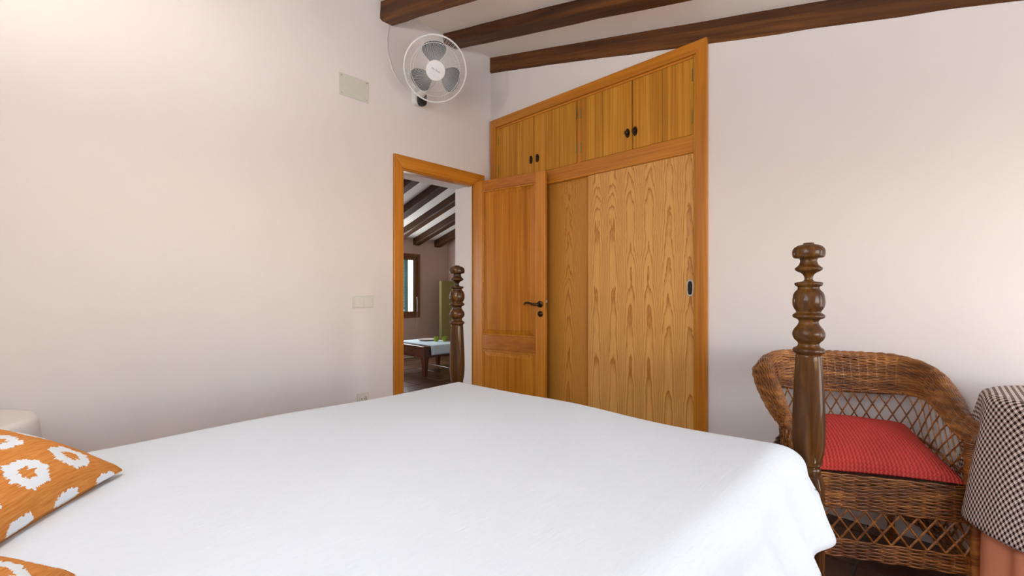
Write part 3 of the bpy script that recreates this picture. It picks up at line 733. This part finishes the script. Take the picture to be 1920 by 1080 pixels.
def round_table(name, label, c, r, zt):
    t = thing(name, label, 'table', (c[0], c[1], 0))
    MB().lathe([(.001, zt-.025), (r, zt-.025), (r, zt), (.001, zt)], 40, (c[0], c[1], 0)).build('table_top', 'tablew', t)
    MB().lathe([(.05, .03), (.03, .1), (.03, zt-.06), (.06, zt-.025)], 20, (c[0], c[1], 0)).build('column', 'tablew', t, smooth=True)
    MB().lathe([(.17, 0), (.17, .02), (.05, .035)], 28, (c[0], c[1], 0)).build('base', 'tablew', t, smooth=True)
NS = (.36, -3.03)
round_table('bedside_table', 'round bedside table hidden under a white cloth, left of the bed', NS, .25, .635)
drape('tablecloth', 'white cloth draped over the bedside table at the left edge', 'tablecloth', 'white_cloth', NS, .252, .641, .58, .10, 9, .014, .5)
GT = (3.292, -.378)
round_table('side_table', 'round table hidden under gingham and salmon cloths', GT, .262, .755)
drape('tablecloth', 'salmon underskirt cloth reaching the floor beneath the gingham', 'tablecloth', 'salmon', GT, .265, .7585, .735, .03, 11, .012, .2)
drape('tablecloth', 'black and white gingham cloth draped over the round table', 'tablecloth', 'gingham', GT, .268, .7635, .45, .15, 8, .016, 2.2, rr=.03, lift=lambda th: .018*math.cos(2*th+.4))

# ------------------------------------------------------------------ wicker armchair
CR = math.radians(27)
CL = (2.622, -.350, 0)
wc = thing('wicker_armchair', 'brown wicker tub armchair with lattice back against the wall', 'armchair', CL, CR)
AW, AF, AB = .257, -.245, .165     # half width, front y, back y (local)
PLAN = {}
def plan(t, off=0.):
    """tub outline from right arm front (t=0) round the back to left arm front (t=1); returns point and outward normal"""
    def P(t):
        a = (t-.5)*2; s = abs(a)
        L1 = .34                                # share of straight arm
        if s > 1-L1:
            k = (s-(1-L1))/L1; x = AW; y = .02+(AF-.02)*k
        else:
            k = s/(1-L1)*PI/2; x = AW*math.sin(k)**.66 if k > 0 else 0; y = .02+(AB-.02)*math.cos(k)**.66 if k < PI/2 else .02
        return Vector((-x if a > 0 else x, y, 0))
    if 'tab' not in PLAN:
        q = [P(i/600) for i in range(601)]; ls = [0.]
        for a, b in zip(q, q[1:]): ls.append(ls[-1]+(b-a).length)
        PLAN['tab'] = (q, [x/ls[-1] for x in ls])
    q, ls = PLAN['tab']
    def A(t):
        t = max(0., min(1., t)); i = max(0, min(599, bisect.bisect_right(ls, t)-1)); k = (t-ls[i])/max(1e-9, ls[i+1]-ls[i]); return q[i].lerp(q[i+1], k)
    p = A(t); e = 8e-3; d = A(t+e)-A(t-e); n = Vector((d.y, -d.x, 0)).normalized()
    if n.length < .5: n = Vector((0, 1, 0))
    if n.dot(p-Vector((0, -.05, 0))) < 0: n = -n
    return p+n*off, n
def sm(x): x = max(0, min(1, x)); return x*x*(3-2*x)
def ztop(t): s = abs(t-.5)*2; return .64+.19*(1-sm((s-.30)/.66))
def zbot(t): s = abs(t-.5)*2; return ztop(t)-.165+.105*sm((s-.25)/.5)
def roll(u, v):
    """cross section of the wide rolled woven border: inner face, crest, outer curl"""
    zt, zb = ztop(u), zbot(u); H = zt-zb
    e_ = abs(u-.5)*2; out = .072-.045*sm((e_-.55)/.45)
    if v < .5: k = v/.5; o = .012+.028*k**2; z = zb+(H-.012)*k
    else:
        k = (v-.5)/.5; a = k*PI*.78
        o = .040+out*.5*(1-math.cos(a)); z = zt-.012+.03*math.sin(a)-.055*k**2
    p, n = plan(u, o); p.z = z
    return p
def weave(name, surf, rows, nst, r, amp, mat, u0=0., u1=1., back=True, par=wc, sub=3):
    m = MB(); N = nst*sub
    for i in range(rows):
        v = (i+.5)/rows; pts = []
        for k in range(N+1):
            u = u0+(u1-u0)*k/N
            p = surf(u, v); du = surf(min(1, u+.004), v)-surf(max(0, u-.004), v); dv = surf(u, min(1, v+.02))-surf(u, max(0, v-.02))
            nn = du.cross(dv)
            nn = nn.normalized() if nn.length > 1e-12 else Vector((0, 0, 1))
            pts.append(p+nn*(amp*(1 if i % 2 else -1)*math.sin(PI*k/sub+.3))+Vector((0, 0, random.uniform(-.0012, .0012))))
        m.tube(pts, r, 5, cap=True)
    for k in range(nst+1):                       # stakes
        u = u0+(u1-u0)*k/nst
        m.tube([surf(u, j/10) for j in range(11)], r*.8, 5)
    o = m.build(name, mat, par, smooth=True, angle=180, local=True); o['kind'] = 'stuff'; return o
random.seed(3)
weave('woven_back_and_arms', roll, 42, 40, .0043, .0034, 'wicker')
# braided rims along the inner lower edge and the outer edge
def rim(name, path, r, mat='wicker', turns=40, d=.006):
    m = MB(); n = len(path)
    for ph in (0, 2.09, 4.19):
        pts = []
        for i, p in enumerate(path):
            t = (path[min(i+1, n-1)]-path[max(i-1, 0)]).normalized(); a = t.orthogonal().normalized(); b = t.cross(a); g = turns*2*PI*i/n+ph
            pts.append(p+a*d*math.cos(g)+b*d*math.sin(g))
        m.tube(pts, r, 5)
    return m.build(name, mat, wc, smooth=True, angle=180, local=True)
US = [i/150 for i in range(151)]
rim('lower_rim', [roll(u, 0.) for u in US], .005); rim('outer_rim', [roll(u, 1.) for u in US], .006)
ZS = .405
def tub(u, z):
    """lattice wall of the back from the seat to the woven border"""
    zb = zbot(u); k = (z-ZS)/max(.02, zb-ZS)
    p, n = plan(u, -.006+.018*k); p.z = z; return p
nc = 27
for sgn in (1, -1):
    for k in range(-4, nc+5):
        u0 = k/nc
        pts = []
        for j in range(9):
            t = j/8; u = u0+sgn*.115*t
            if 0.01 <= u <= .99: p = tub(u, ZS+(zbot(u)-ZS)*t); pts.append(p+Vector((0, 0, 0))+plan(u)[1]*(.003*sgn))
        if len(pts) > 1: MB().tube(pts, .0031, 5).build('lattice_cane', 'cane', wc, smooth=True, local=True)
rim('middle_rim', [tub(u, ZS+(zbot(u)-ZS)*.36) for u in US], .0035, 'wicker', 50, .0035)
# seat box: woven band, lattice, lower band on front and sides
def box_path(w, f, b):
    pts = [Vector((-w*.82, b, 0)), Vector((-w, b-.12, 0)), Vector((-w, f+.02, 0)), Vector((-w+.02, f, 0)), Vector((w-.02, f, 0)), Vector((w, f+.02, 0)), Vector((w, b-.12, 0)), Vector((w*.82, b, 0))]
    ls = [0]
    for a, c in zip(pts, pts[1:]): ls.append(ls[-1]+(c-a).length)
    def P(u):
        s = u*ls[-1]
        for i in range(len(pts)-1):
            if s <= ls[i+1]+1e-9: return pts[i].lerp(pts[i+1], (s-ls[i])/(ls[i+1]-ls[i]))
        return pts[-1].copy()
    return P
BP = box_path(.275, AF-.008, .20)
def band(z0, z1, bulge=.004):
    def f(u, v): p = BP(u).copy(); p.z = z0+(z1-z0)*v; return p
    return f
weave('woven_seat_band', band(.298, .428), 21, 34, .0040, .0036, 'wicker', sub=3)
weave('woven_lower_band', band(.115, .183), 11, 34, .0040, .0036, 'wicker', sub=3)
L0, L1 = .183, .298
nf = 27
for sgn in (1, -1):
    for k in range(-2, nf+3):
        u0 = k/nf; pts = []
        for j in range(5):
            t = j/4; u = u0+sgn*.056*t
            if 0 <= u <= 1: p = BP(u).copy(); p.z = L0+(L1-L0)*t; pts.append(p)
        if len(pts) > 2: MB().tube(pts, .0036, 5).build('lattice_cane', 'cane', wc, smooth=True, local=True)
for sx in (-1, 1):
    MB().tube([(sx*.272, AF-.004, 0), (sx*.272, AF-.004, .40), (sx*.270, AF, .56)], [.014, .014, .013], 10).build('front_leg', 'cane', wc, smooth=True, local=True)
    MB().tube([(sx*.215, .185, 0), (sx*.21, .18, .42)], .014, 10).build('rear_leg', 'cane', wc, smooth=True, local=True)
    # wrapped arm front: cane wound round the upright
    m = MB()
    for k in range(26): z = .41+.0068*k; m.tube([(sx*.270+.021*math.cos(a), AF+.002+.021*math.sin(a), z) for a in [2*PI*q/12 for q in range(12)]], .0038, 5, closed=True)
    m.build('wrapped_arm_post', 'cane', wc, smooth=True, angle=180, local=True)
    # woven front end of the rolled arm
    ue = 0. if sx > 0 else 1.
    def cap(u, v, ue=ue): c = roll(ue, .1); p = roll(ue, v); return c.lerp(p, u)
    m = MB()
    for q in range(7):
        k = (q+.6)/7; m.tube([Vector((roll(ue, j/16).x*k+(1-k)*sx*.30, AF-.004, roll(ue, j/16).z*k+(1-k)*.575)) for j in range(17)], .0048, 5)
    m.build('arm_end', 'wicker', wc, smooth=True, angle=180, local=True)
m = MB(); m.prism([(-.26, AF+.005), (.26, AF+.005), (.26, .05), (.20, .17), (-.20, .17), (-.26, .05)], .385, .402, 2); m.build('seat', 'wicker', wc, local=True)
# red seat cushion
CMX = Matrix.Translation(CL) @ Matrix.Rotation(CR, 4, 'Z')
c0 = CMX @ Vector((-.250, AF+.0, .425)); e1 = CMX.to_3x3() @ Vector((1, 0, 0)); e2 = CMX.to_3x3() @ Vector((0, math.cos(.23), math.sin(.23)))
pillow('seat_cushion', 'red ribbed cotton cushion on the wicker armchair', 'cushion', 'red', c0, e1, e2, (.505, .42), .082, n=48, flat=.35)

# ------------------------------------------------------------------ living room things
ct = thing('coffee_table', 'low mahogany coffee table with carved apron beyond the doorway', 'coffee table', (-2.30, 1.0, 0))
TX0, TX1, TY0, TY1, TZ = -2.66, -1.94, .625, 1.385, .40
B(TX0-.02, TX1+.02, TY0-.02, TY1+.02, TZ-.025, TZ).build('table_top', 'tablew', ct, bevel=.005)
for a in ((TX0+.01, TX1-.01, TY0+.005, TY0+.03), (TX0+.01, TX1-.01, TY1-.03, TY1-.005), (TX0+.005, TX0+.03, TY0+.03, TY1-.03), (TX1-.03, TX1-.005, TY0+.03, TY1-.03)):
    B(*a, TZ-.14, TZ-.025).build('apron', 'tablew', ct, bevel=.003)
B(TX0-.005, TX1+.005, TY0-.008, TY0+.006, TZ-.155, TZ-.135).build('apron_bead', 'tablew', ct, bevel=.004)
B(TX1-.006, TX1+.008, TY0-.008, TY1+.008, TZ-.155, TZ-.135).build('apron_bead', 'tablew', ct, bevel=.004)
for k in range(10):
    x = TX1-.16-.045*k
    MB().lathe([(.014, 0), (.011, .008), (.001, .010)], 8).xf(Matrix.Translation((x, TY0+.006, TZ-.08)) @ Matrix.Rotation(PI/2, 4, 'X')).build('carved_boss', 'winwood', ct, smooth=True)
for x in (TX0+.04, TX1-.04):
    for y in (TY0+.04, TY1-.04):
        m = MB(); m.v = [(x+sx*h, y+sy*h, z) for h, z in ((.022, 0), (.040, TZ-.14), (.040, TZ-.025)) for sx, sy in ((-1, -1), (1, -1), (1, 1), (-1, 1))]
        m.f = [(0, 3, 2, 1), (8, 9, 10, 11)] + [(4*a+k, 4*a+(k+1) % 4, 4*a+4+(k+1) % 4, 4*a+4+k) for a in range(2) for k in range(4)]
        m.build('leg', 'tablew', ct, bevel=.004)
def runner(u, v):
    s = -.07+(TX1+.02-(TX0)+.20)*u; x = TX0+s; z = TZ+.004
    if x > TX1+.024: z -= (x-(TX1+.024)); x = TX1+.026
    return (x, .72+.50*v+.006*math.sin(u*20), max(z, .2))
tag(MB().grid(runner, 40, 8).build('table_runner', 'blue_cloth', None, smooth=True, angle=180, solid=.002), 'pale blue runner cloth across the coffee table', 'table runner')
def cup(x, y, label):
    tag(MB().lathe([(.001, .0), (.026, 0), (.036, .02), (.038, .04), (.033, .058), (.036, .07), (.033, .07), (.030, .058), (.034, .04), (.032, .02), (.001, .008)], 20, (x, y, TZ+.0045), cap=False).build('candle_glass', 'green_glass', None, smooth=True), label, 'candle glass', 'green glasses on the coffee table')
cup(-2.288, 1.072, 'small yellow-green candle glass in the middle of the blue runner'); cup(-2.20, 1.157, 'yellow-green candle glass half hidden by the far bed post')
tag(MB().lathe([(.001, 0), (.07, 0), (.13, .016), (.135, .02), (.07, .008), (.001, .006)], 32, (-2.49, 1.06, TZ+.0045), cap=False).build('dish', 'plate', None, smooth=True), 'shallow pinkish dish on the coffee table', 'dish')
ps_ = thing('screen_panel', 'tall olive upright panel standing in the corner beyond the doorway', 'panel', (-3.32, 2.085, 0))
m = MB(); m.prism([(-3.32+a, 2.085+b) for a, b in ring_pts(.05, .185, 24)], .06, 1.297, 2); m.build('panel', 'olive', ps_, smooth=True, angle=50)
m = MB(); m.prism([(-3.32+a, 2.085+b) for a, b in ring_pts(.06, .17, 24)], 0, .06, 2); m.build('plinth', 'inside', ps_)

# ------------------------------------------------------------------ fill lights added out of frame to lift the ceiling and even the light
LX = 1.5
fill_up = thing('fill_uplighter', 'added small bowl uplighter, unseen, on the wall above the bed head', 'lamp', (LX, -3.4, 2.0))  # added fitting; throws fill light onto the dim ceiling
MB().lathe([(.05, 0), (.05, .015), (.02, .02)], 20).xf(Matrix.Translation((LX, -3.4, 1.95)) @ Matrix.Rotation(-PI/2, 4, 'X')).build('backplate', 'brass', fill_up, smooth=True)
MB().tube([(LX, -3.385, 1.95), (LX, -3.30, 1.93), (LX, -3.25, 1.96), (LX, -3.25, 2.0)], .008, 8).build('arm', 'brass', fill_up, smooth=True)
MB().lathe([(.001, 0), (.05, .008), (.095, .045), (.115, .10)], 32, (LX, -3.25, 1.99), cap=False).build('bowl_shade', 'white_plastic', fill_up, smooth=True, solid=.004)
MB().lathe([(.012, 0), (.012, .02), (.02, .04), (.016, .06), (.001, .07)], 16, (LX, -3.25, 2.0)).build('bulb', 'white_plastic', fill_up, smooth=True)
def glow(name, loc, e, col, par, r):
    o = light(name, 'POINT', loc, (0, 0, -1), e, col); o.data.shadow_soft_size = r; o.parent = par; o.location = Vector(loc)-Vector(ORG[par])
glow('uplighter_fill', (LX, -3.25, 2.075), 56, (1, .94, .88), fill_up, .03)
PX, PY = 2.35, -3.0
fill_pend = thing('fill_pendant', 'added bare bulb pendant for fill light, unseen behind the viewpoint', 'lamp', (PX, PY, 1.85))  # added bulb, gives even fill over ceiling, bed and walls
MB().lathe([(.05, -.03), (.05, 0)], 20, (PX, PY, cz(PX)-.005)).build('ceiling_rose', 'white_plastic', fill_pend, smooth=True)
MB().tube([(PX, PY, cz(PX)-.03), (PX, PY, 2.02)], .004, 6).build('flex', 'white_plastic', fill_pend, smooth=True)
MB().lathe([(.018, .0), (.022, .01), (.022, .05), (.008, .06)], 16, (PX, PY, 1.965)).build('lampholder', 'white_plastic', fill_pend, smooth=True)
MB().lathe([(.001, 0), (.022, .006), (.033, .03), (.028, .06), (.014, .085), (.014, .11)], 20, (PX, PY, 1.86)).build('bulb', 'white_plastic', fill_pend, smooth=True)
glow('pendant_fill', (PX, PY, 1.90), 38, (1, .98, .96), fill_pend, .06)
